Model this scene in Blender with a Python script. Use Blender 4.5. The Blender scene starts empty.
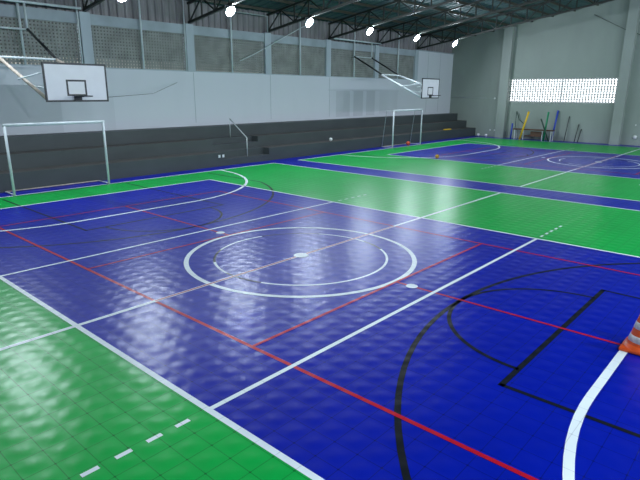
import bpy, bmesh, math, random
from mathutils import Vector, Matrix
random.seed(7)
scn = bpy.context.scene
COL = scn.collection
R = math.radians
PI = math.pi

# ------------------------------------------------------------------ materials
def new_mat(name):
    m = bpy.data.materials.new(name); m.use_nodes = True
    nt = m.node_tree
    for n in list(nt.nodes): nt.nodes.remove(n)
    out = nt.nodes.new('ShaderNodeOutputMaterial')
    b = nt.nodes.new('ShaderNodeBsdfPrincipled')
    nt.links.new(b.outputs[0], out.inputs[0])
    return m, nt, b

def mathn(nt, op, a, b=None, c=None):
    n = nt.nodes.new('ShaderNodeMath'); n.operation = op
    for i, v in enumerate((a, b, c)):
        if v is None: continue
        if isinstance(v, (int, float)): n.inputs[i].default_value = v
        else: nt.links.new(v, n.inputs[i])
    return n.outputs[0]

def mottled(name, col, rough=.6, var=.12, scale=3.0, metal=0.0, bump=0.0, bscale=40, stretch=(1, 1, 1), spec=.5):
    m, nt, b = new_mat(name)
    tc = nt.nodes.new('ShaderNodeTexCoord')
    mp = nt.nodes.new('ShaderNodeMapping'); mp.inputs['Scale'].default_value = stretch
    nt.links.new(tc.outputs['Object'], mp.inputs['Vector'])
    nz = nt.nodes.new('ShaderNodeTexNoise'); nz.inputs['Scale'].default_value = scale
    nz.inputs['Detail'].default_value = 5
    nt.links.new(mp.outputs[0], nz.inputs['Vector'])
    cr = nt.nodes.new('ShaderNodeValToRGB')
    cr.color_ramp.elements[0].position = .3; cr.color_ramp.elements[1].position = .7
    lo = [c * (1 - var) for c in col]; hi = [min(1, c * (1 + var)) for c in col]
    cr.color_ramp.elements[0].color = (*lo, 1); cr.color_ramp.elements[1].color = (*hi, 1)
    nt.links.new(nz.outputs[0], cr.inputs[0])
    nt.links.new(cr.outputs[0], b.inputs['Base Color'])
    b.inputs['Roughness'].default_value = rough; b.inputs['Metallic'].default_value = metal
    b.inputs['Specular IOR Level'].default_value = spec
    if bump:
        n2 = nt.nodes.new('ShaderNodeTexNoise'); n2.inputs['Scale'].default_value = bscale
        nt.links.new(tc.outputs['Object'], n2.inputs['Vector'])
        bp = nt.nodes.new('ShaderNodeBump'); bp.inputs['Strength'].default_value = bump
        bp.inputs['Distance'].default_value = .01
        nt.links.new(n2.outputs[0], bp.inputs['Height']); nt.links.new(bp.outputs[0], b.inputs['Normal'])
    return m

TILE = .268
def floor_mat(name, col, rough=.31, seam=.25, spec=.15):
    """Interlocking sports tile: every tile is slightly domed, tilted a little, with a dark gap around it."""
    m, nt, b = new_mat(name)
    geo = nt.nodes.new('ShaderNodeTexCoord')
    sep = nt.nodes.new('ShaderNodeSeparateXYZ'); nt.links.new(geo.outputs['Object'], sep.inputs[0])
    u = mathn(nt, 'DIVIDE', sep.outputs[0], TILE); v = mathn(nt, 'DIVIDE', sep.outputs[1], TILE)
    fu = mathn(nt, 'FRACT', u); fv = mathn(nt, 'FRACT', v)
    iu = mathn(nt, 'FLOOR', u); iv = mathn(nt, 'FLOOR', v)
    cmb = nt.nodes.new('ShaderNodeCombineXYZ'); nt.links.new(iu, cmb.inputs[0]); nt.links.new(iv, cmb.inputs[1])
    wn = nt.nodes.new('ShaderNodeTexWhiteNoise'); wn.noise_dimensions = '2D'; nt.links.new(cmb.outputs[0], wn.inputs[0])
    sc = nt.nodes.new('ShaderNodeSeparateColor'); nt.links.new(wn.outputs['Color'], sc.inputs[0])
    cu = mathn(nt, 'SUBTRACT', fu, .5); cv = mathn(nt, 'SUBTRACT', fv, .5)
    su = mathn(nt, 'SINE', mathn(nt, 'MULTIPLY', fu, PI)); sv = mathn(nt, 'SINE', mathn(nt, 'MULTIPLY', fv, PI))
    dome = mathn(nt, 'MULTIPLY', mathn(nt, 'MULTIPLY', su, su), mathn(nt, 'MULTIPLY', sv, sv))
    t1 = mathn(nt, 'MULTIPLY', mathn(nt, 'SUBTRACT', sc.outputs[0], .5), cu)
    t2 = mathn(nt, 'MULTIPLY', mathn(nt, 'SUBTRACT', sc.outputs[1], .5), cv)
    tilt = mathn(nt, 'ADD', t1, t2)
    nz = nt.nodes.new('ShaderNodeTexNoise'); nz.inputs['Scale'].default_value = 5.5; nz.inputs['Detail'].default_value = 3
    nt.links.new(geo.outputs['Object'], nz.inputs['Vector'])
    # distance to the nearest tile edge
    eu = mathn(nt, 'SUBTRACT', .5, mathn(nt, 'ABSOLUTE', cu)); ev = mathn(nt, 'SUBTRACT', .5, mathn(nt, 'ABSOLUTE', cv))
    e = mathn(nt, 'MINIMUM', eu, ev)
    gap = nt.nodes.new('ShaderNodeMapRange'); gap.interpolation_type = 'SMOOTHSTEP'
    gap.inputs['From Min'].default_value = .006; gap.inputs['From Max'].default_value = .03
    nt.links.new(e, gap.inputs['Value'])
    h = mathn(nt, 'ADD', mathn(nt, 'MULTIPLY', dome, .0038), mathn(nt, 'MULTIPLY', tilt, .0008))
    h = mathn(nt, 'ADD', h, mathn(nt, 'MULTIPLY', nz.outputs[0], .0022))
    bp = nt.nodes.new('ShaderNodeBump'); bp.inputs['Strength'].default_value = 1.0; bp.inputs['Distance'].default_value = 1.0
    nt.links.new(h, bp.inputs['Height']); nt.links.new(bp.outputs[0], b.inputs['Normal'])
    mx = nt.nodes.new('ShaderNodeMix'); mx.data_type = 'RGBA'
    mx.inputs['A'].default_value = (*[c * seam for c in col], 1)
    n3 = nt.nodes.new('ShaderNodeTexNoise'); n3.inputs['Scale'].default_value = .8; n3.inputs['Detail'].default_value = 4
    nt.links.new(geo.outputs['Object'], n3.inputs['Vector'])
    cr = nt.nodes.new('ShaderNodeValToRGB'); cr.color_ramp.elements[0].position = .3; cr.color_ramp.elements[1].position = .7
    cr.color_ramp.elements[0].color = (*[c * .92 for c in col], 1); cr.color_ramp.elements[1].color = (*[c * 1.06 for c in col], 1)
    nt.links.new(n3.outputs[0], cr.inputs[0]); nt.links.new(cr.outputs[0], mx.inputs['B'])
    gl = nt.nodes.new('ShaderNodeMapRange'); gl.interpolation_type = 'SMOOTHSTEP'
    gl.inputs['From Min'].default_value = .004; gl.inputs['From Max'].default_value = .022
    nt.links.new(e, gl.inputs['Value'])
    cg = nt.nodes.new('ShaderNodeMapRange'); cg.interpolation_type = 'SMOOTHSTEP'
    cg.inputs['From Min'].default_value = .02; cg.inputs['From Max'].default_value = .08; cg.inputs['To Min'].default_value = .2
    nt.links.new(mathn(nt, 'ADD', eu, ev), cg.inputs['Value'])
    gf = mathn(nt, 'MULTIPLY', mathn(nt, 'MULTIPLY_ADD', gl.outputs[0], .65, .35), cg.outputs[0])
    nt.links.new(gf, mx.inputs['Factor']); nt.links.new(mx.outputs['Result'], b.inputs['Base Color'])
    b.inputs['Roughness'].default_value = rough; b.inputs['Specular IOR Level'].default_value = spec
    return m

def wall_paint(name, base, dark, patches):
    """Old roller-painted wall with repainted rectangles (y0,y1,z0,z1) a shade darker."""
    m, nt, b = new_mat(name)
    tc = nt.nodes.new('ShaderNodeTexCoord')
    sep = nt.nodes.new('ShaderNodeSeparateXYZ'); nt.links.new(tc.outputs['Object'], sep.inputs[0])
    tot = None
    for y0, y1, z0, z1, k in patches:
        f = mathn(nt, 'MULTIPLY', mathn(nt, 'GREATER_THAN', sep.outputs[1], y0), mathn(nt, 'LESS_THAN', sep.outputs[1], y1))
        f = mathn(nt, 'MULTIPLY', f, mathn(nt, 'MULTIPLY', mathn(nt, 'GREATER_THAN', sep.outputs[2], z0), mathn(nt, 'LESS_THAN', sep.outputs[2], z1)))
        f = mathn(nt, 'MULTIPLY', f, k)
        tot = f if tot is None else mathn(nt, 'MAXIMUM', tot, f)
    nz = nt.nodes.new('ShaderNodeTexNoise'); nz.inputs['Scale'].default_value = 1.2; nz.inputs['Detail'].default_value = 6
    mp = nt.nodes.new('ShaderNodeMapping'); mp.inputs['Scale'].default_value = (1, 1, .3)
    nt.links.new(tc.outputs['Object'], mp.inputs[0]); nt.links.new(mp.outputs[0], nz.inputs['Vector'])
    fac = mathn(nt, 'ADD', tot, mathn(nt, 'MULTIPLY', mathn(nt, 'SUBTRACT', nz.outputs[0], .5), .5))
    fac.node.use_clamp = True
    mx = nt.nodes.new('ShaderNodeMix'); mx.data_type = 'RGBA'
    mx.inputs['A'].default_value = (*base, 1); mx.inputs['B'].default_value = (*dark, 1)
    nt.links.new(fac, mx.inputs['Factor']); nt.links.new(mx.outputs['Result'], b.inputs['Base Color'])
    b.inputs['Roughness'].default_value = .6
    return m

def emit(name, col, s):
    m, nt, b = new_mat(name)
    b.inputs['Base Color'].default_value = (.8, .8, .8, 1)
    b.inputs['Emission Color'].default_value = (*col, 1); b.inputs['Emission Strength'].default_value = s
    return m

M = {}
M['blue'] = floor_mat('blue_court_tile', (.0004, .0090, .31))
M['green'] = floor_mat('green_court_tile', (.0003, .355, .056))
M['white_line'] = floor_mat('white_court_paint', (.72, .79, .83), rough=.35, seam=.6)
M['red_line'] = floor_mat('red_court_paint', (.42, .006, .022), rough=.35, seam=.6)
M['black_line'] = floor_mat('black_court_paint', (.006, .008, .012), rough=.35, seam=.8)
M['bleacher'] = mottled('slate_grey_painted_concrete', (.052, .062, .066), .55, .12, 1.5, stretch=(1, .35, 1), bump=.1)
M['bleacher_edge'] = mottled('worn_concrete_tread', (.054,.053,.050), .7, .15, 3)
M['wall_pale'] = wall_paint('pale_blue_grey_wall_paint', (.69, .71, .77), (.56, .58, .63),
    [(17.45, 18.75, 1.72, 3.2, .8), (19.1, 20.05, 1.72, 3.22, .9), (20.4, 21.3, 1.72, 3.23, .8), (21.8, 23.9, 1.8, 3.2, .4),
     (-12, 1.5, 1.6, 3.32, .8), (1.5, 3.6, 1.6, 2.9, .35), (16.7, 24.0, 3.2, 3.3, .4)])
M['wall_green'] = mottled('grey_green_wall_paint', (.27, .315, .285), .6, .10, .5, stretch=(1, 1, .5), bump=.08)
M['pil_green'] = mottled('grey_green_pilaster_paint', (.285, .325, .30), .6, .08, .6)
M['frame_paint'] = mottled('pale_concrete_column_paint', (.45, .51, .56), .6, .10, 2, stretch=(1, 1, .3))
M['beam_paint'] = mottled('grey_concrete_beam_paint', (.36, .41, .45), .65, .15, 1.2)
M['lattice'] = mottled('weathered_lattice_block', (.26, .275, .26), .8, .2, 2.0)
M['lattice_pale'] = mottled('whitewashed_lattice_block', (.62, .60, .58), .8, .1, 4)
M['siding'] = mottled('dusty_corrugated_siding', (.24, .225, .235), .6, .25, 1.2, stretch=(1, 3, .4))
M['roof'] = mottled('teal_grey_roof_sheet', (.075, .125, .125), .6, .15, .8, spec=.25)
M['steel_dark'] = mottled('dark_painted_truss_steel', (.022, .026, .022), .45, .25, 4)
M['steel_olive'] = mottled('olive_brown_purlin_steel', (.050, .048, .034), .5, .2, 3)
M['white_steel'] = mottled('white_painted_steel', (.62, .68, .70), .4, .07, 6)
M['grey_steel'] = mottled('pale_grey_painted_steel', (.40, .45, .46), .45, .12, 6)
M['black_steel'] = mottled('black_painted_steel', (.012, .014, .018), .4, .1, 8)
M['rusty'] = mottled('rusty_pale_steel', (.42, .36, .30), .65, .3, 7)
M['board'] = mottled('white_backboard_panel', (.90, .91, .90), .4, .03, 3)
M['galv'] = mottled('galvanised_rail_steel', (.50, .54, .55), .4, .08, 10, metal=.3)
M['lamp_body'] = mottled('grey_lamp_housing', (.25, .26, .27), .4, .05, 10)
M['lamp'] = emit('cool_white_lamp_lens', (.79, .90, 1.0), 690)
M['lamp_strong'] = emit('stronger_cool_white_lamp_lens', (.79, .90, 1.0), 1050)
M['cone_orange'] = mottled('orange_cone_plastic', (.72, .085, .010), .45, .12, 12)
M['cone_white'] = mottled('scuffed_reflective_band', (.62, .58, .56), .4, .22, 18)
M['ball_orange'] = mottled('orange_red_ball_rubber', (.62, .08, .02), .5, .1, 20)
M['ball_white'] = mottled('white_ball_leather', (.75, .77, .78), .5, .05, 20)
M['ball_yellow'] = mottled('mustard_yellow_ball', (.60, .33, .03), .5, .15, 20)
M['seam_dark'] = mottled('dark_ball_seam', (.02, .02, .02), .6, .05, 20)
M['yellow'] = mottled('yellow_foam', (.75, .48, .02), .5, .06, 10)
M['blue_pad'] = mottled('blue_foam', (.02, .06, .42), .5, .08, 10)
M['green_pad'] = mottled('green_foam', (.01, .22, .10), .5, .08, 10)
M['dkgreen'] = mottled('dark_green_steel', (.012, .05, .035), .5, .08, 10)
M['brown'] = mottled('rust_brown_board', (.11, .055, .035), .6, .2, 6)
M['socket'] = mottled('white_socket_plastic', (.75, .77, .77), .4, .03, 10)
M['outside_wall'] = mottled('pale_plaster_outside', (.62, .58, .50), .8, .15, 1)
M['outside_roof'] = mottled('dark_roof_outside', (.010, .011, .012), .8, .2, 1)
M['ground'] = mottled('outside_ground', (.25, .24, .22), .9, .2, .5)
M['dark_rod'] = mottled('dark_grey_rod', (.045, .055, .052), .5, .1, 10)

# ------------------------------------------------------------------ mesh helpers
class MB:
    def __init__(s): s.bm = bmesh.new()
    def box(s, x0, x1, y0, y1, z0, z1, mi=0, bev=0):
        vs = [s.bm.verts.new(p) for p in ((x0, y0, z0), (x1, y0, z0), (x1, y1, z0), (x0, y1, z0), (x0, y0, z1), (x1, y0, z1), (x1, y1, z1), (x0, y1, z1))]
        fs = []
        for f in ((0, 3, 2, 1), (4, 5, 6, 7), (0, 1, 5, 4), (1, 2, 6, 5), (2, 3, 7, 6), (3, 0, 4, 7)):
            fc = s.bm.faces.new([vs[i] for i in f]); fc.material_index = mi; fs.append(fc)
        if bev:
            bmesh.ops.bevel(s.bm, geom=list({e for f in fs for e in f.edges}), offset=bev, segments=2, affect='EDGES', profile=.5)
        return s
    def beam(s, a, b, w, h=None, up=(0, 0, 1), mi=0):
        """rectangular bar from a to b, w across, h along up"""
        h = h or w
        a = Vector(a); b = Vector(b); d = (b - a).normalized(); u = Vector(up)
        if abs(d.dot(u)) > .98: u = Vector((1, 0, 0))
        r = d.cross(u).normalized(); u = r.cross(d).normalized()
        vs = []
        for p in (a, b):
            for i, j in ((-1, -1), (1, -1), (1, 1), (-1, 1)):
                vs.append(s.bm.verts.new(p + r * (i * w / 2) + u * (j * h / 2)))
        for f in ((3, 2, 1, 0), (4, 5, 6, 7), (0, 1, 5, 4), (1, 2, 6, 5), (2, 3, 7, 6), (3, 0, 4, 7)):
            s.bm.faces.new([vs[i] for i in f]).material_index = mi
        return s
    def tube(s, pts, rad, n=10, mi=0, closed=False):
        pts = [Vector(p) for p in pts]; rings = []
        N = len(pts)
        prev = None
        for i, p in enumerate(pts):
            if closed: d = (pts[(i + 1) % N] - pts[i - 1]).normalized()
            elif i == 0: d = (pts[1] - p).normalized()
            elif i == N - 1: d = (p - pts[i - 1]).normalized()
            else: d = ((pts[i + 1] - p).normalized() + (p - pts[i - 1]).normalized()).normalized()
            if prev is None:
                a = Vector((0, 0, 1)) if abs(d.z) < .9 else Vector((1, 0, 0))
                x = d.cross(a).normalized()
            else:
                x = (prev - d * prev.dot(d)).normalized()
            prev = x; y = d.cross(x)
            rr = rad[i] if isinstance(rad, (list, tuple)) else rad
            rings.append([s.bm.verts.new(p + (x * math.cos(2 * PI * k / n) + y * math.sin(2 * PI * k / n)) * rr) for k in range(n)])
        m = N if closed else N - 1
        for i in range(m):
            A, B = rings[i], rings[(i + 1) % N]
            for k in range(n):
                f = s.bm.faces.new((A[k], A[(k + 1) % n], B[(k + 1) % n], B[k])); f.smooth = True; f.material_index = mi
        if not closed:
            s.bm.faces.new(list(reversed(rings[0]))).material_index = mi
            s.bm.faces.new(rings[-1]).material_index = mi
        return s
    def lathe(s, prof, n=32, c=(0, 0, 0), mi=0, axis='z'):
        c = Vector(c); rings = []
        for r, z in prof:
            if r < 1e-5: rings.append([s.bm.verts.new(c + Vector((0, 0, z)))])
            else: rings.append([s.bm.verts.new(c + Vector((r * math.cos(2 * PI * k / n), r * math.sin(2 * PI * k / n), z))) for k in range(n)])
        for A, B in zip(rings, rings[1:]):
            for k in range(n):
                k2 = (k + 1) % n
                q = ([A[0]] if len(A) == 1 else [A[k], A[k2]]) + ([B[0]] if len(B) == 1 else [B[k2], B[k]])
                f = s.bm.faces.new(q); f.smooth = True; f.material_index = mi
        return s
    def poly(s, pts, mi=0):
        f = s.bm.faces.new([s.bm.verts.new(p) for p in pts]); f.material_index = mi; return s
    def prism(s, prof, y0, y1, mi=0):
        """profile of (x,z) pushed along y"""
        A = [s.bm.verts.new((x, y0, z)) for x, z in prof]; B = [s.bm.verts.new((x, y1, z)) for x, z in prof]
        n = len(prof)
        for k in range(n):
            s.bm.faces.new((A[k], A[(k + 1) % n], B[(k + 1) % n], B[k])).material_index = mi
        s.bm.faces.new(list(reversed(A))).material_index = mi; s.bm.faces.new(B).material_index = mi
        return s
    def build(s, name, mat, parent=None, fix=True):
        """link as ONE mesh object; coordinates were given in the world and are stored relative to the root"""
        root = parent
        off = Vector((0, 0, 0))
        while root is not None:
            off += root.location; root = root.parent
        if fix: bmesh.ops.recalc_face_normals(s.bm, faces=s.bm.faces)
        me = bpy.data.meshes.new(name)
        bmesh.ops.translate(s.bm, vec=-off, verts=s.bm.verts)
        s.bm.to_mesh(me); s.bm.free()
        for m in (mat if isinstance(mat, (list, tuple)) else [mat]): me.materials.append(m)
        o = bpy.data.objects.new(name, me); COL.objects.link(o)
        if parent is not None: o.parent = parent
        return o

def tag(o, label, cat, group=None):
    o['label'] = label; o['category'] = cat
    if group: o['group'] = group
    return o
def thing(name, loc, label, cat, group=None):
    o = bpy.data.objects.new(name, None); o.empty_display_size = .1
    COL.objects.link(o); o.location = loc
    return tag(o, label, cat, group)
def structure(o):
    o['kind'] = 'structure'; return o
def copy_tree(o, loc, label=None, group=None):
    c = o.copy(); COL.objects.link(c); c.location = loc
    if label: c['label'] = label
    if group: c['group'] = group
    def rec(src, dst):
        for ch in list(src.children):
            d = ch.copy(); COL.objects.link(d); d.parent = dst
            rec(ch, d)
    rec(o, c)
    return c

# ------------------------------------------------------------------ measures of the hall
XL, XR = -13.87, 13.87            # side walls
YF, YB = -11.5, 31.2              # front (behind the camera) and back wall
BX = -11.58                       # foot of the bleachers
SL = .163
def chord_z(x): return 6.0 + SL * (13.87 - abs(x))
def roof_z(x): return chord_z(x) + .98
COLS = [2.75 + 4.65 * k for k in range(-3, 6)]   # wall columns, -11.2 .. 26.0

# ------------------------------------------------------------------ floor and its markings
fl = MB()
MATS = [M['blue'], M['green'], M['white_line'], M['red_line'], M['black_line']]
BLUE, GREEN, WHITE, RED, BLACK = range(5)
def rect(x0, x1, y0, y1, z, mi): fl.poly(((x0, y0, z), (x1, y0, z), (x1, y1, z), (x0, y1, z)), mi)
def lx(x, y0, y1, w, z, mi): rect(x - w / 2, x + w / 2, y0, y1, z, mi)      # line running along y
def ly(y, x0, x1, w, z, mi): rect(x0, x1, y - w / 2, y + w / 2, z, mi)      # line running along x
def arc(cx, cy, r, a0, a1, w, z, mi):
    n = max(6, int(abs(a1 - a0) / 3))
    for k in range(n):
        t0 = R(a0 + (a1 - a0) * k / n); t1 = R(a0 + (a1 - a0) * (k + 1) / n)
        ps = [(cx + q * math.cos(t), cy + q * math.sin(t), z) for q, t in ((r - w / 2, t0), (r + w / 2, t0), (r + w / 2, t1), (r - w / 2, t1))]
        fl.poly(ps, mi)
fl.box(-14.2, 14.2, YF - .2, YB + .3, -.15, 0, BLUE)
Z1, ZB, ZR, ZW, ZW2, ZR2 = .0012, .0022, .0030, .0038, .0046, .0054
for cy in (0.0, 20.43):
    gx, gy, bx, by = 10.75, 9.43, 9.0, 4.5
    rect(-gx, -bx, cy - gy, cy + gy, Z1, GREEN); rect(bx, gx, cy - gy, cy + gy, Z1, GREEN)
    rect(-bx, bx, cy + by, cy + gy, Z1, GREEN); rect(-bx, bx, cy - gy, cy - by, Z1, GREEN)
    # edge of the court
    for y in (cy - gy, cy + gy): ly(y, -gx, gx, .07, ZW, WHITE)
    for x in (-gx, gx): lx(x, cy - gy, cy + gy, .08, ZW, WHITE)
    # volleyball
    for y in (cy - by, cy + by): ly(y, -bx, bx, .072, ZW2, WHITE)
    for x in (-bx, bx): lx(x, cy - by, cy + by, .07, ZW2, WHITE)
    for x in (-3.0, 3.0):
        lx(x, cy - by, cy + by, .062, ZW, WHITE)
        for s in (-1, 1):
            for k in range(5):
                c = cy + s * (4.81 + .31 * k); lx(x, c - .078, c + .078, .052, ZW, WHITE)
    lx(0, cy - gy, cy + gy, .075, ZW, WHITE)
    # futsal
    arc(0, cy, 2.23, 0, 360, .09, ZW2, WHITE)
    arc(0, cy, .10, 0, 360, .10, ZW2 + .0016, WHITE); arc(0, cy, .03, 0, 360, .06, ZW2 + .0016, WHITE)
    for s in (-1, 1):
        X = (10.58 if s > 0 else 10.78) * s
        lx(X - s * 4.75, cy - 1.56, cy + 1.56, .095, ZW2, WHITE)
        for t in (-1, 1):
            base = 180 if s > 0 else 0
            a1 = base - t * s * 90
            arc(X, cy + 1.56 * t, 4.75, base, a1, .095, ZW2, WHITE)
        arc(2.58 * s, cy, .05, 0, 360, .10, ZW2 + .0016, WHITE)
    # badminton (red)
    for y in (-3.275, 3.275): ly(cy + y, -6.88, 6.88, .055, ZR, RED)
    for x in (-6.88, -2.27, 2.27, 6.88): lx(x, cy - 3.275, cy + 3.275, .05, ZR2 if abs(x) < 3 else ZR, RED)
    for s in (-1, 1): ly(cy, min(2.27 * s, 6.88 * s), max(2.27 * s, 6.88 * s), .05, ZR, RED)
    lx(0, cy - 3.275, cy + 3.275, .035, ZR2, RED)
    # basketball (black, the small circle in alternating white and black arcs)
    for s in (-1, 1):
        e = 10.4 * s
        for y in (-2.0, 2.0): ly(cy + y, min(5.0 * s, e), max(5.0 * s, e), .06, ZB, BLACK)
        lx(5.02 * s, cy - 2.03, cy + 2.03, .07, ZB, BLACK)
        if s > 0: arc(5.02, cy, 1.53, 90, 270, .06, ZB, BLACK)
        else: arc(-5.02, cy, 1.53, -90, 90, .06, ZB, BLACK)
        th = math.degrees(math.asin(5.47 / 5.82))
        if s > 0: arc(9.3, cy, 5.82, 180 - th, 180 + th, .07, ZB, BLACK)
        else: arc(-9.3, cy, 5.82, -th, th, .07, ZB, BLACK)
        xs = 9.3 - 5.82 * math.cos(R(th))
        for y in (-5.47, 5.47): ly(cy + y, min(xs * s, e), max(xs * s, e), .07, ZB, BLACK)
    for a0, a1, mi in ((-52, 58, WHITE), (58, 80, BLACK), (80, 120, WHITE), (120, 165, BLACK), (165, 210, WHITE), (210, 238, BLACK), (238, 262, WHITE), (262, 290, BLACK), (290, 308, WHITE)):
        arc(0, cy, 1.70, a0, a1, .048, ZB, mi)
floor = structure(fl.build('floor', MATS, fix=False))

# ------------------------------------------------------------------ left wall
wl = structure(MB().box(XL - .25, XL, YF - .2, YB + .2, 0, 4.0).box(XL - .25, XL, 26.0, YB + .2, 4.0, 5.98).build('wall_left', M['wall_pale']))
MB().box(XL - .24, XL - .01, YF - .2, 26.0, 5.55, 5.93).build('ring_beam', M['beam_paint'], wl)
MB().box(XL - .14, XL + .07, 26.0, YB, 5.93, 5.99).build('ledge', M['beam_paint'], wl)
MB().box(XL - .02, XL + .015, YF, 26.0, 3.975, 4.02).build('sill', M['frame_paint'], wl)
for i, y in enumerate(COLS):
    MB().box(XL - .26, XL + .05, y - .2, y + .2, 4.0, 5.97).build('column', M['frame_paint'], wl)
for y in (7.5, 12.2, 16.85, 27.6, 29.3):
    z0, z1 = (1.75, 3.95) if y < 20 else (1.75, 5.9)
    MB().box(XL - .005, XL + .004, y - .012, y + .012, z0, z1).build('joint', M['beam_paint'], wl)
# corrugated cladding between the beam and the eaves
sd = MB(); y = YF - .1; prof = []
while y < YB + .1:
    prof += [(y, 0), (y + .12, 0), (y + .17, .06), (y + .29, .06)]; y += .34
for (a, da), (b, db) in zip(prof, prof[1:]):
    sd.poly(((XL - .2 + da, a, 5.90), (XL - .2 + db, b, 5.90), (XL - .2 + db, b, 7.0), (XL - .2 + da, a, 7.0)))
sd.build('siding', M['siding'], wl)
# lattice block panels, one per bay
n = 0
for a, b in zip(COLS, COLS[1:]):
    n += 1
    y0, y1 = a + .2, b - .2
    lt = MB()
    nv = 33; nh = 13
    for k in range(nv + 1):
        c = y0 + (y1 - y0) * k / nv
        lt.box(XL - .13, XL - .07, c - .033, c + .033, 4.0, 5.55)
    for k in range(nh + 1):
        c = 4.0 + 1.55 * k / nh
        lt.box(XL - .128, XL - .072, y0, y1, c - .031, c + .031)
    structure(lt.build('window_%d' % n, M['lattice']))

# ------------------------------------------------------------------ back wall
WX0, WX1, WZ0, WZ1 = -9.2, -2.15, 2.58, 4.08
wb = MB()
wb.box(-14.1, 14.1, YB, YB + .25, 0, WZ0)
wb.box(-14.1, WX0, YB, YB + .25, WZ0, WZ1); wb.box(WX1, 14.1, YB, YB + .25, WZ0, WZ1)
A = [(-14.1, YB, WZ1), (14.1, YB, WZ1), (14.1, YB, roof_z(14.1)), (0, YB, roof_z(0)), (-14.1, YB, roof_z(14.1))]
va = [wb.bm.verts.new(p) for p in A]; vb = [wb.bm.verts.new((p[0], YB + .25, p[2])) for p in A]
wb.bm.faces.new(va); wb.bm.faces.new(list(reversed(vb)))
for k in range(5): wb.bm.faces.new((va[k], vb[k], vb[(k + 1) % 5], va[(k + 1) % 5]))
wb = structure(wb.build('wall_back', M['wall_green']))
for x in (-9.52, -2.03, 5.4, 12.9):
    MB().box(x - .32 + (.18 if x == -2.03 else 0), x + .32 + (.1 if x == -2.03 else 0), YB - .45, YB + .02, 0, roof_z(x) - .12).build('pilaster', M['pil_green'], wb)
wn = MB()
for k in range(41):
    c = WX0 + (WX1 - WX0) * k / 40; t = .072 if k != 20 else .11
    wn.box(c - t / 2, c + t / 2, YB + .08, YB + .18, WZ0, WZ1)
for k in range(10):
    c = WZ0 + (WZ1 - WZ0) * k / 9
    wn.box(WX0, WX1, YB + .082, YB + .178, c - .032, c + .032)
wn = structure(wn.build('window_20', M['lattice_pale']))
sl = MB().box(WX0, WX1, YB - .02, YB + .08, WZ0 - .05, WZ0).box(WX0, WX1, YB - .01, YB + .08, WZ1, WZ1 + .03)
sl.build('window_sill', M['lattice_pale'], wn)

# ------------------------------------------------------------------ other walls and roof
structure(MB().box(XR, XR + .25, YF - .2, YB + .2, 0, 7.1).build('wall_right', M['wall_pale']))
wf = MB(); A = [(-14.1, 0), (14.1, 0), (14.1, roof_z(14.1)), (0, roof_z(0)), (-14.1, roof_z(14.1))]
wf.prism(A, YF - .25, YF)
structure(wf.build('wall_front', M['wall_green']))
rf = MB(); y = YF - .3; prof = []
while y < YB + .5:
    prof += [(y, 0), (y + .3, 0), (y + .36, .05), (y + .44, .05), (y + .5, 0)]; y += .55
for s in (-1, 1):
    for (a, da), (b, db) in zip(prof, prof[1:]):
        rf.poly(((s * 14.5, a, roof_z(14.5) + da), (0, a, roof_z(0) + da), (0, b, roof_z(0) + db), (s * 14.5, b, roof_z(14.5) + db)))
ceil = structure(rf.build('ceiling', M['roof']))
for x in [-13.5 + 1.35 * k for k in range(21)]:
    z = roof_z(x) - .07
    MB().beam((x, YF, z), (x, YB, z), .07, .12).build('purlin', M['steel_olive'], ceil)

# ------------------------------------------------------------------ roof trusses
def make_truss(y, label):
    t = thing('roof_truss', (0, y, 5.97), label, 'roof truss', 'roof trusses across the hall')
    for s in (-1, 1):
        MB().beam((s * 13.85, y, 6.02), (0, y, chord_z(0) + .02), .11, .10).build('bottom_chord', M['steel_dark'], t)
        MB().beam((s * 13.85, y, roof_z(13.85) - .19), (0, y, roof_z(0) - .19), .11, .09).build('top_chord', M['steel_dark'], t)
    n = 30
    pts = [-13.8 + 27.6 * k / n for k in range(n + 1)]
    for k, x in enumerate(pts):
        MB().beam((x, y, chord_z(x) + .03), (x, y, roof_z(x) - .2), .055, .055, up=(0, 1, 0)).build('web_post', M['steel_dark'], t)
        if k < n:
            x2 = pts[k + 1]
            a, b = ((x, chord_z(x) + .03), (x2, roof_z(x2) - .2))
            if (k % 2): a, b = ((x, roof_z(x) - .2), (x2, chord_z(x2) + .03))
            MB().beam((a[0], y + .001, a[1]), (b[0], y + .001, b[1]), .05, .05, up=(0, 1, 0)).build('web_diagonal', M['steel_dark'], t)
    return t
TL = {2: 'dark steel roof truss at the left edge, above the wall column behind the near backboard',
      3: 'dark steel roof truss above the second lattice wall column, right of the near backboard',
      4: 'dark steel roof truss above the third column of the lattice wall, mid photo',
      5: 'dark steel roof truss above the column left of the far hoop arms',
      6: 'dark steel roof truss above the last lattice bay, over the far hoop arms',
      7: 'dark steel roof truss nearest the back wall, over the far backboard'}
base = None
TRY = COLS[:]
for i, y in enumerate(TRY):
    lab = TL.get(i - 1 + 0) if False else None
    k = round((y - 2.75) / 4.65)        # 0 = column behind the near backboard
    lab = {0: TL[2], 1: TL[3], 2: TL[4], 3: TL[5], 4: TL[6], 5: TL[7]}.get(k, 'dark steel roof truss over the near end of the hall')
    if base is None: base = make_truss(y, lab)
    else: copy_tree(base, (0, y, 5.97), lab)

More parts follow.
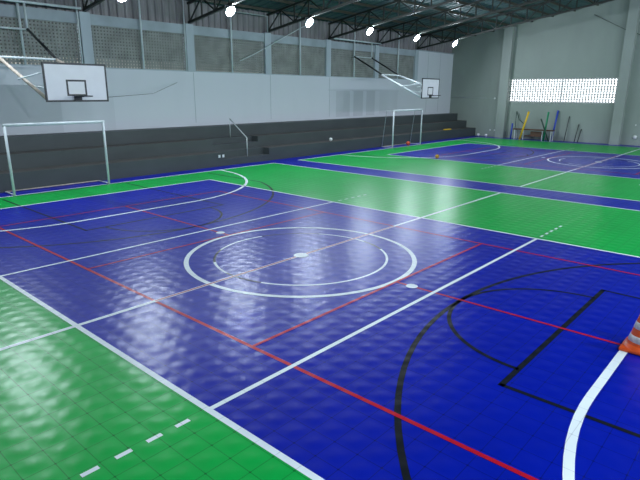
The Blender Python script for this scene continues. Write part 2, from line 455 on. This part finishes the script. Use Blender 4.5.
# ------------------------------------------------------------------ lamps
def make_lamp(x, y, label):
    """round flood lamp on a yoke under the truss, turned in and down towards the courts"""
    t = thing('flood_lamp', (x, y, 6.25), label, 'lamp', 'round flood lamps under the trusses')
    tilt = Matrix.Translation((x, y, 6.24)) @ Matrix.Rotation(R(-56 if x < 0 else 70), 4, 'Y')
    hm = MB().lathe([(.001, .17), (.06, .17), (.09, .13), (.20, .05), (.225, .01), (.225, -.02), (.205, -.02)], 24)
    for k in range(8):
        a = 2 * PI * k / 8; hm.beam((.05 * math.cos(a), .05 * math.sin(a), .16), (.19 * math.cos(a), .19 * math.sin(a), .075), .012, .05)
    hm.bm.transform(tilt); hm.build('housing', M['lamp_body'], t)
    lm = MB().lathe([(.208, -.018), (.19, -.026), (.14, -.034), (.07, -.038), (.001, -.04)], 24)
    lm.bm.transform(tilt); lm.build('lens', M['lamp'] if x < 0 else M['lamp_strong'], t)
    bm = MB().tube([(x, y - .25, 6.24), (x, y - .25, 6.44), (x, y + .25, 6.44), (x, y + .25, 6.24)], .018, 8)
    bm.tube([(x, y, 6.44), (x, y, 6.50)], .025, 8).build('bracket', M['lamp_body'], t)
    return t
LL = {0: 'lit round lamp at the top edge, above and right of the near backboard',
      1: 'lit round lamp under the truss of the second lattice column, second lamp from the left',
      2: 'lit round lamp in mid row, under the truss of the third lattice column',
      3: 'lit round lamp left of the far hoop arms, fourth lamp from the left',
      4: 'lit round lamp above the last lattice bay, left of the white wall panel',
      5: 'lit round lamp nearest the back wall, over the corner of the pale and green walls'}
lamp0 = None
for y in COLS[1:]:
    k = round((y - 2.75) / 4.65)
    lab = LL.get(k, 'lit round lamp over the near end of the hall')
    if lamp0 is None: lamp0 = make_lamp(-11.0, y, lab)
    else: copy_tree(lamp0, (-11.0, y, 6.25), lab)
for y in COLS[1:]:
    if y == COLS[1]: lamp1 = make_lamp(11.0, y, 'lit round lamp in the row along the far right side of the hall')
    else: copy_tree(lamp1, (11.0, y, 6.25), 'lit round lamp in the row along the far right side of the hall')

# ------------------------------------------------------------------ bleachers
P = [(BX, 0), (BX, .59), (BX - .78, .59), (BX - .78, 1.09), (BX - 1.58, 1.09), (BX - 1.58, 1.60), (XL - .02, 1.60), (XL - .02, 0)]
S = [(BX, 0), (BX, .29), (BX - .39, .29), (BX - .39, .59), (BX - .78, .59), (BX - .78, .84), (BX - 1.18, .84), (BX - 1.18, 1.09),
     (BX - 1.58, 1.09), (BX - 1.58, 1.60), (XL - .02, 1.60), (XL - .02, 0)]
SY0, SY1 = 7.25, 9.9
bl = thing('bleachers', (BX, 10, 0), 'dark slate grey concrete bleachers of three steps along the pale left wall', 'bleachers')
MB().prism(P, YF + .02, SY0).prism(P, SY1, YB - .02).build('seating_step', M['bleacher'], bl)
MB().prism(S, SY0, SY1).build('stair_flight', M['bleacher'], bl)
ed = MB()
for x, z in ((BX, .59), (BX - .78, 1.09)):
    for a, b in ((YF + .05, SY0 - .01), (SY1 + .01, YB - .05)):
        ed.box(x - .775, x - .002, a, b, z, z + .004)
ed.build('worn_tread', M['bleacher_edge'], bl)
for i, y in enumerate((6.98, 7.19)):
    MB().box(BX, BX + .012, y - .055, y + .055, .38, .5, bev=.004).build('wall_socket', M['socket'], bl)

# hand rail on the stair
ry = 8.66
hr = thing('handrail', (BX, ry, .29), 'thin bare metal handrail beside the stair cut into the bleachers', 'handrail')
MB().tube([(BX - .12, ry, .293), (BX - .12, ry, 1.13)], .022).build('lower_post', M['galv'], hr)
MB().tube([(BX - 1.30, ry, 1.093), (BX - 1.30, ry, 1.93)], .022).build('upper_post', M['galv'], hr)
MB().tube([(BX - .12, ry, 1.12), (BX - 1.30, ry, 1.93)], .024).build('rail', M['galv'], hr)

# ------------------------------------------------------------------ goals
def make_goal(cy, label, stays):
    X = -10.75; w = 1.53; H = 2.13; B = -11.5
    g = thing('soccer_goal', (X, cy, .006), label, 'goal', 'small white soccer goals')
    for s in (-1, 1):
        MB().tube([(X, cy + s * w, .006), (X, cy + s * w, H)], .04, 14).build('goal_post', M['white_steel'], g)
    MB().tube([(X, cy - w - .045, H), (X, cy + w + .045, H)], .045, 14).build('crossbar', M['white_steel'], g)
    for s in (-1, 1):
        MB().tube([(X, cy + s * w, .03), (B, cy + s * w, .03)], .022).build('ground_side_bar', M['white_steel'], g)
    MB().tube([(B, cy - w, .03), (B, cy + w, .03)], .022).build('ground_rear_bar', M['rusty'], g)
    if stays:
        for s in (-1, 1):
            MB().tube([(B, cy + s * w, .03), (B + .25, cy + s * w, H - .02), (X, cy + s * w, H)], .018).build('rear_stay', M['grey_steel'], g)
    return g
make_goal(-.02, 'white tubular soccer goal at the left edge, standing before the bleachers', False)
make_goal(20.45, 'smaller looking far white soccer goal under the far backboard, with rear stays', True)

# ------------------------------------------------------------------ basketball hoops
def make_hoop(by, cy, rail, label, rust):
    xb = -8.87; zb, zt = 2.83, 3.89; w = .91
    h = thing('basketball_hoop', (XL + .05, cy, 3.97), label, 'basketball hoop', 'basketball hoops on long wall arms')
    bo = MB().box(xb - .03, xb, by - w, by + w, zb, zt).build('backboard', M['board'], h)
    e = .045
    MB().box(xb - .035, xb + .008, by - w - .004, by + w + .004, zt - e, zt + .004).box(xb - .035, xb + .008, by - w - .004, by + w + .004, zb - .004, zb + e) \
        .box(xb - .034, xb + .0075, by - w - .004, by - w + e, zb, zt).box(xb - .034, xb + .0075, by + w - e, by + w + .004, zb, zt).build('board_edge', M['black_steel'], bo)
    q0, q1, qz0, qz1 = by - .31, by + .27, 2.99, 3.44; t = .05
    MB().box(xb, xb + .006, q0, q1, qz1 - t, qz1).box(xb, xb + .006, q0, q1, qz0, qz0 + t) \
        .box(xb, xb + .0055, q0, q0 + t, qz0, qz1).box(xb, xb + .0055, q1 - t, q1, qz0, qz1).build('target_square', M['black_steel'], bo)
    rc = (xb + .40, by - .02, 2.99)
    rim = MB().tube([(rc[0] + .225 * math.cos(2 * PI * k / 28), rc[1] + .225 * math.sin(2 * PI * k / 28), rc[2]) for k in range(28)], .017, 8, closed=True).build('rim', M['black_steel'], h)
    MB().box(xb, xb + .19, by - .12, by + .08, 2.96, 3.0).box(xb, xb + .035, by - .13, by + .09, 2.84, 3.02).build('rim_bracket', M['black_steel'], rim)
    # wall frame under the eaves and its two long arms
    for s in (-1, 1):
        y = cy + s * .86
        MB().tube([(-13.55, y, 6.02), (-13.55, y, 5.15)], .04, 8).build('hanger', M['white_steel'], h)
        ya = by + s * .84
        MB().tube([(-13.55, y, 5.17), (-11.5, y, 4.12)], .045, 8).build('upper_arm', M['black_steel'], h)
        MB().tube([(-11.5, y, 4.10), (xb - .06, ya, zb + .06 if s < 0 else zb + .42)], .05, 8).build('lower_arm', M['rusty'] if rust else M['white_steel'], h)
        MB().tube([(xb - .04, ya, zb + .05), (xb - .04, ya, zt - .05)], .03, 8).build('board_upright', M['white_steel'], h)
        MB().tube([(-10.2, cy + s * .85, 3.45), (xb - .05, ya, zt - .25)], .022, 8).build('brace', M['white_steel'], h)
    MB().tube([(-13.55, rail[0], 6.04), (-13.55, rail[1], 6.04)], .045, 8).build('top_rail', M['white_steel'], h)
    MB().tube([(-13.55, cy - .9, 5.16), (-13.55, cy + .9, 5.16)], .035, 8).build('middle_rail', M['white_steel'], h)
    MB().tube([(-11.5, cy - .9, 4.11), (-11.5, cy + .9, 4.11)], .035, 8).build('lower_rail', M['white_steel'], h)
    br = MB()
    for s in (-1, 1):
        br.tube([(-9.9, cy + s * .8, 3.3), (xb - .05, by - s * .8, zb + .15)], .016, 6)
    br.build('cross_brace', M['white_steel'], h)
    return h
make_hoop(-.08, -.32, (-1.8, 2.5), 'large near basketball backboard over the left goal, white with black edge', True)
make_hoop(19.66, 19.53, (16.8, 21.4), 'far basketball backboard on two white arms over the far goal', False)

# ------------------------------------------------------------------ pipes and cables on the left wall
PL = {.4: 'white vertical pipe over the lattice at the left edge, left of the near backboard',
      5.0: 'white vertical pipe over the lattice right of the near backboard',
      9.65: 'white vertical pipe over the lattice below the second lamp from the left',
      14.3: 'white vertical pipe over the lattice in mid photo, third lattice bay from the near backboard',
      18.95: 'white vertical pipe over the lattice just left of the far hoop hangers',
      23.6: 'white vertical pipe over the last lattice bay before the white panel'}
for y, lab in PL.items():
    tag(MB().tube([(-13.76, y, 4.02), (-13.76, y, 7.0)], .045, 8).build('wall_pipe', M['white_steel']), lab, 'pipe', 'white vertical pipes over the lattice')
for y, lab in ((2.45, 'thin pale conduit beside the wall column behind the near backboard'), (7.1, 'thin pale conduit on the left side of the second lattice column')):
    tag(MB().tube([(-13.78, y, 4.02), (-13.78, y, 6.9)], .03, 8).build('conduit', M['white_steel']), lab, 'conduit', 'conduits beside columns')
tag(MB().tube([(-13.74, 9.75, 6.72), (-13.74, 11.95, 6.72), (-13.74, 11.95, 5.95)], .03, 8).build('conduit', M['grey_steel']), 'pale bent conduit along the cladding between second and third lattice columns', 'conduit')
tag(MB().tube([(-13.72, 10.1, 4.55), (-13.70, 11.0, 4.9), (-13.64, 14.3, 6.40), (-13.55, 15.2, 6.72)], .02, 6).build('slanting_cable', M['white_steel']), 'thin pale cable slanting up across the lattice towards the third lamp', 'cable')
tag(MB().tube([(-8.95, .85, 2.95), (-11.4, 3.9, 3.05), (-13.84, 6.6, 3.5)], .008, 5).build('guy_wire', M['dark_rod']), 'thin dark wire running from the near backboard to the pale wall', 'wire')

# ------------------------------------------------------------------ back wall fittings
tag(MB().tube([(-13.86, YB - .02, 2.82), (-10.32, YB - .02, 2.76)], .016, 6).build('conduit', M['grey_steel']), 'thin level conduit on the green back wall by the far corner', 'conduit')
tag(MB().box(-10.32, -10.2, YB - .05, YB + .005, 2.70, 2.82, bev=.01).build('switch_box', M['socket']), 'small white box ending the conduit on the green back wall', 'switch box')
for x, lab in ((-10.42, 'left one of two small sockets on the back wall left of the pilaster'), (-10.08, 'right one of two small sockets on the back wall beside the pilaster')):
    tag(MB().box(x - .05, x + .05, YB - .025, YB + .005, .44, .54, bev=.006).build('socket', M['socket']), lab, 'socket', 'small back wall sockets')
tag(MB().lathe([(.001, 0), (.10, 0), (.12, .03), (.09, .07), (.001, .08)], 20).build('wall_light', M['socket']), 'round white fitting low on the back wall at the right edge', 'wall fitting')
o = bpy.data.objects['wall_light']; o.rotation_euler = (R(90), 0, 0); o.location = (-.83, YB, .52)
tag(MB().box(-.93, -.86, YB - .02, YB + .005, 1.22, 1.29, bev=.006).build('socket', M['socket']), 'tiny white socket high above the round fitting at the right edge', 'socket')
tag(MB().tube([(-4.2, YB - .03, 7.95), (-2.3, YB - .26, 6.95), (-1.2, YB - .03, 6.5)], .014, 5).build('hanging_cable', M['dark_rod']), 'thin dark cable slanting down the back wall to the right pilaster', 'cable')

# ------------------------------------------------------------------ gear by the back wall
ty = 30.55
t = thing('work_table', (-7.0, ty, 0), 'low rust brown table with pale legs standing against the green back wall', 'table')
MB().box(-8.36, -5.62, ty - .22, ty + .28, .66, .73, bev=.01).build('tabletop', M['brown'], t)
for x in (-8.22, -7.6, -6.3, -5.72):
    MB().beam((x, ty - .16, 0), (x, ty - .16, .66), .045, .045).build('leg', M['white_steel'], t)
for x in (-8.22, -5.72):
    MB().beam((x, ty + .22, 0), (x, ty + .22, .66), .045, .045).build('leg', M['white_steel'], t)
MB().box(-7.55, -6.25, ty - .12, ty + .25, .24, .29).box(-7.15, -6.35, ty - .05, ty + .2, .29, .58).build('lower_shelf', M['brown'], t)
def lean(name, a, b, r, mat, lab, cat, grp='padded posts by the table'):
    tag(MB().tube([a, b], r, 12).build(name, mat), lab, cat, grp)
lean('padded_post', (-7.74, 30.15, .0), (-7.29, 30.2, 1.92), .065, M['yellow'], 'yellow padded post leaning at the table by the back wall', 'post')
lean('padded_post', (-6.12, 30.2, .0), (-5.97, 30.2, 1.94), .06, M['green_pad'], 'green padded post leaning at the table by the back wall', 'post')
lean('padded_post', (-5.82, 30.95, .0), (-5.66, YB - .09, 2.02), .06, M['blue_pad'], 'tall blue padded post right of the table by the back wall', 'post')
lean('padded_post', (-8.47, 30.35, 0), (-8.44, 30.4, 1.08), .05, M['blue_pad'], 'short blue post at the left end of the brown table', 'post')
lean('padded_post', (-5.70, 30.02, .0), (-6.36, 30.04, 1.48), .045, M['dkgreen'], 'short dark green post crossing the green padded post', 'post')
tag(MB().tube([(-8.46, 30.95, 0), (-8.46, 31.0, 1.9)], .025, 8).tube([(-8.46, 31.0, 1.9), (-8.2, 30.97, 1.3), (-7.82, 30.95, 1.04), (-7.75, 30.95, .75)], .025, 8).build('bent_pole', M['dkgreen']), 'dark green bent thin pole at the left end of the brown table', 'pole')
for x, dx, z, lab in ((-5.0, .1, 1.65, 'tallest of three dark thin rods leaning on the back wall below the window'),
                      (-4.34, .1, 1.16, 'middle one of three dark thin rods leaning on the back wall'),
                      (-4.13, .09, .86, 'shortest of three dark thin rods leaning on the back wall')):
    tag(MB().tube([(x, YB - .25, 0), (x + dx, YB - .04, z)], .028, 8).build('leaning_rod', M['dark_rod']), lab, 'rod', 'dark rods leaning on the back wall')  # thin dark tubes set for three upright marks of unclear kind

# ------------------------------------------------------------------ balls and small things
def ball(name, c, r, mat, lab, seams=True):
    b = thing(name, (c[0], c[1], c[2]), lab, 'ball')
    MB().lathe([(max(.00001, r * math.sin(PI * k / 14)), c[2] + r - r * math.cos(PI * k / 14)) for k in range(15)], 20, (c[0], c[1], 0)).build('shell', mat, b)
    if seams:
        sm = MB()
        for ax in range(3):
            pts = []
            for k in range(24):
                a = 2 * PI * k / 24; p = [0, 0, 0]; p[(ax + 1) % 3] = math.cos(a) * r * .998; p[(ax + 2) % 3] = math.sin(a) * r * .998
                pts.append((c[0] + p[0], c[1] + p[1], c[2] + r + p[2]))
            sm.tube(pts, r * .03, 5, closed=True)
        sm.build('seam', M['seam_dark'], b)
    return b
ball('ball', (-10.98, 20.95, .006), .125, M['ball_orange'], 'orange red ball on the floor inside the far goal')
ball('ball', (-6.27, 16.25, .006), .10, M['ball_yellow'], 'small mustard yellow ball alone on the far green court')
ball('ball', (-11.80, 14.6, .598), .095, M['ball_white'], 'white ball resting on the lowest bleacher step left of the far goal')
ball('ball', (-11.18, 30.9, .006), .11, M['ball_white'], 'white ball on the floor closest to the bleacher end')
ball('ball', (-10.50, 30.75, .006), .11, M['ball_white'], 'white ball on the floor just left of the left pilaster')
tag(MB().box(-11.95, -11.75, 26.9, 27.75, .598, .66, bev=.02).build('foam_bar', M['yellow']), 'yellow bar lying on the lowest bleacher step near the far corner', 'bar')

# ------------------------------------------------------------------ traffic cone
cx, cy_ = 5.985, .015
cone = thing('traffic_cone', (cx, cy_, .006), 'orange traffic cone with scuffed white bands at the right edge of the blue court', 'traffic cone')
def cr(z): return .182 - (z - .05) * .235
bs = MB()
bs.box(cx - .215, cx + .215, cy_ - .215, cy_ + .215, .006, .05, bev=.014)
bs.lathe([(.213, .048), (.205, .062), (.190, .080), (cr(.09) + .001, .095)], 32, (cx, cy_, 0))
bs.build('base', M['cone_orange'], cone)
MB().lathe([(cr(.085), .085), (cr(.4), .4), (cr(.655), .655), (cr(.67) - .004, .67), (.02, .672), (.02, .60)], 32, (cx, cy_, 0)).build('body', M['cone_orange'], cone)
for a, b in ((.130, .212), (.300, .385)):
    MB().lathe([(cr(a) + .0005, a), (cr(a) + .003, a + .002), (cr(b) + .003, b - .002), (cr(b) + .0005, b)], 32, (cx, cy_, 0)).build('reflective_band', M['cone_white'], cone)

# ------------------------------------------------------------------ outside, seen through the lattice
nb = thing('neighbour_building', (-18, 10, -.2), 'pale plastered house with dark roof glimpsed through the left lattice wall', 'building')
MB().box(-19.0, -18.0, -20, 45, -.2, 4.62).build('wall', M['outside_wall'], nb)
MB().box(-19.6, -17.7, -20, 45, 4.62, 6.7).build('roof', M['outside_roof'], nb)
gr = MB().box(-60, 60, -50, 90, -.4, -.2).build('ground', M['ground']); structure(gr)

# ------------------------------------------------------------------ sky, camera
w = bpy.data.worlds.new('sky'); scn.world = w; w.use_nodes = True
bg = w.node_tree.nodes['Background']
bg.inputs[0].default_value = (.86, .93, 1.0, 1); bg.inputs[1].default_value = 4.8

cam = bpy.data.cameras.new('camera'); co = bpy.data.objects.new('camera', cam); COL.objects.link(co); scn.camera = co
yaw, pitch, roll = R(131.75022818), R(-15.58782015), R(.34471095)
f = Vector((math.cos(pitch) * math.cos(yaw), math.cos(pitch) * math.sin(yaw), math.sin(pitch)))
r = Vector((math.sin(yaw), -math.cos(yaw), 0)); u = r.cross(f)
r2 = math.cos(roll) * r + math.sin(roll) * u; u2 = -math.sin(roll) * r + math.cos(roll) * u
m = Matrix((r2, u2, -f)).transposed().to_4x4(); m.translation = Vector((7.021, -7.305, 3.146))
co.matrix_world = m
cam.sensor_width = 36; cam.lens = 531.056 / 640 * 36; cam.clip_start = .05; cam.clip_end = 300

vs = scn.view_settings
scn.display_settings.display_device = 'sRGB'
vs.view_transform = 'Standard'; vs.look = 'None'; vs.exposure = 0.0; vs.gamma = 1.0; vs.use_curve_mapping = False
scn.cycles.use_denoising = True
scn.cycles.max_bounces = 8; scn.cycles.diffuse_bounces = 4; scn.cycles.glossy_bounces = 3
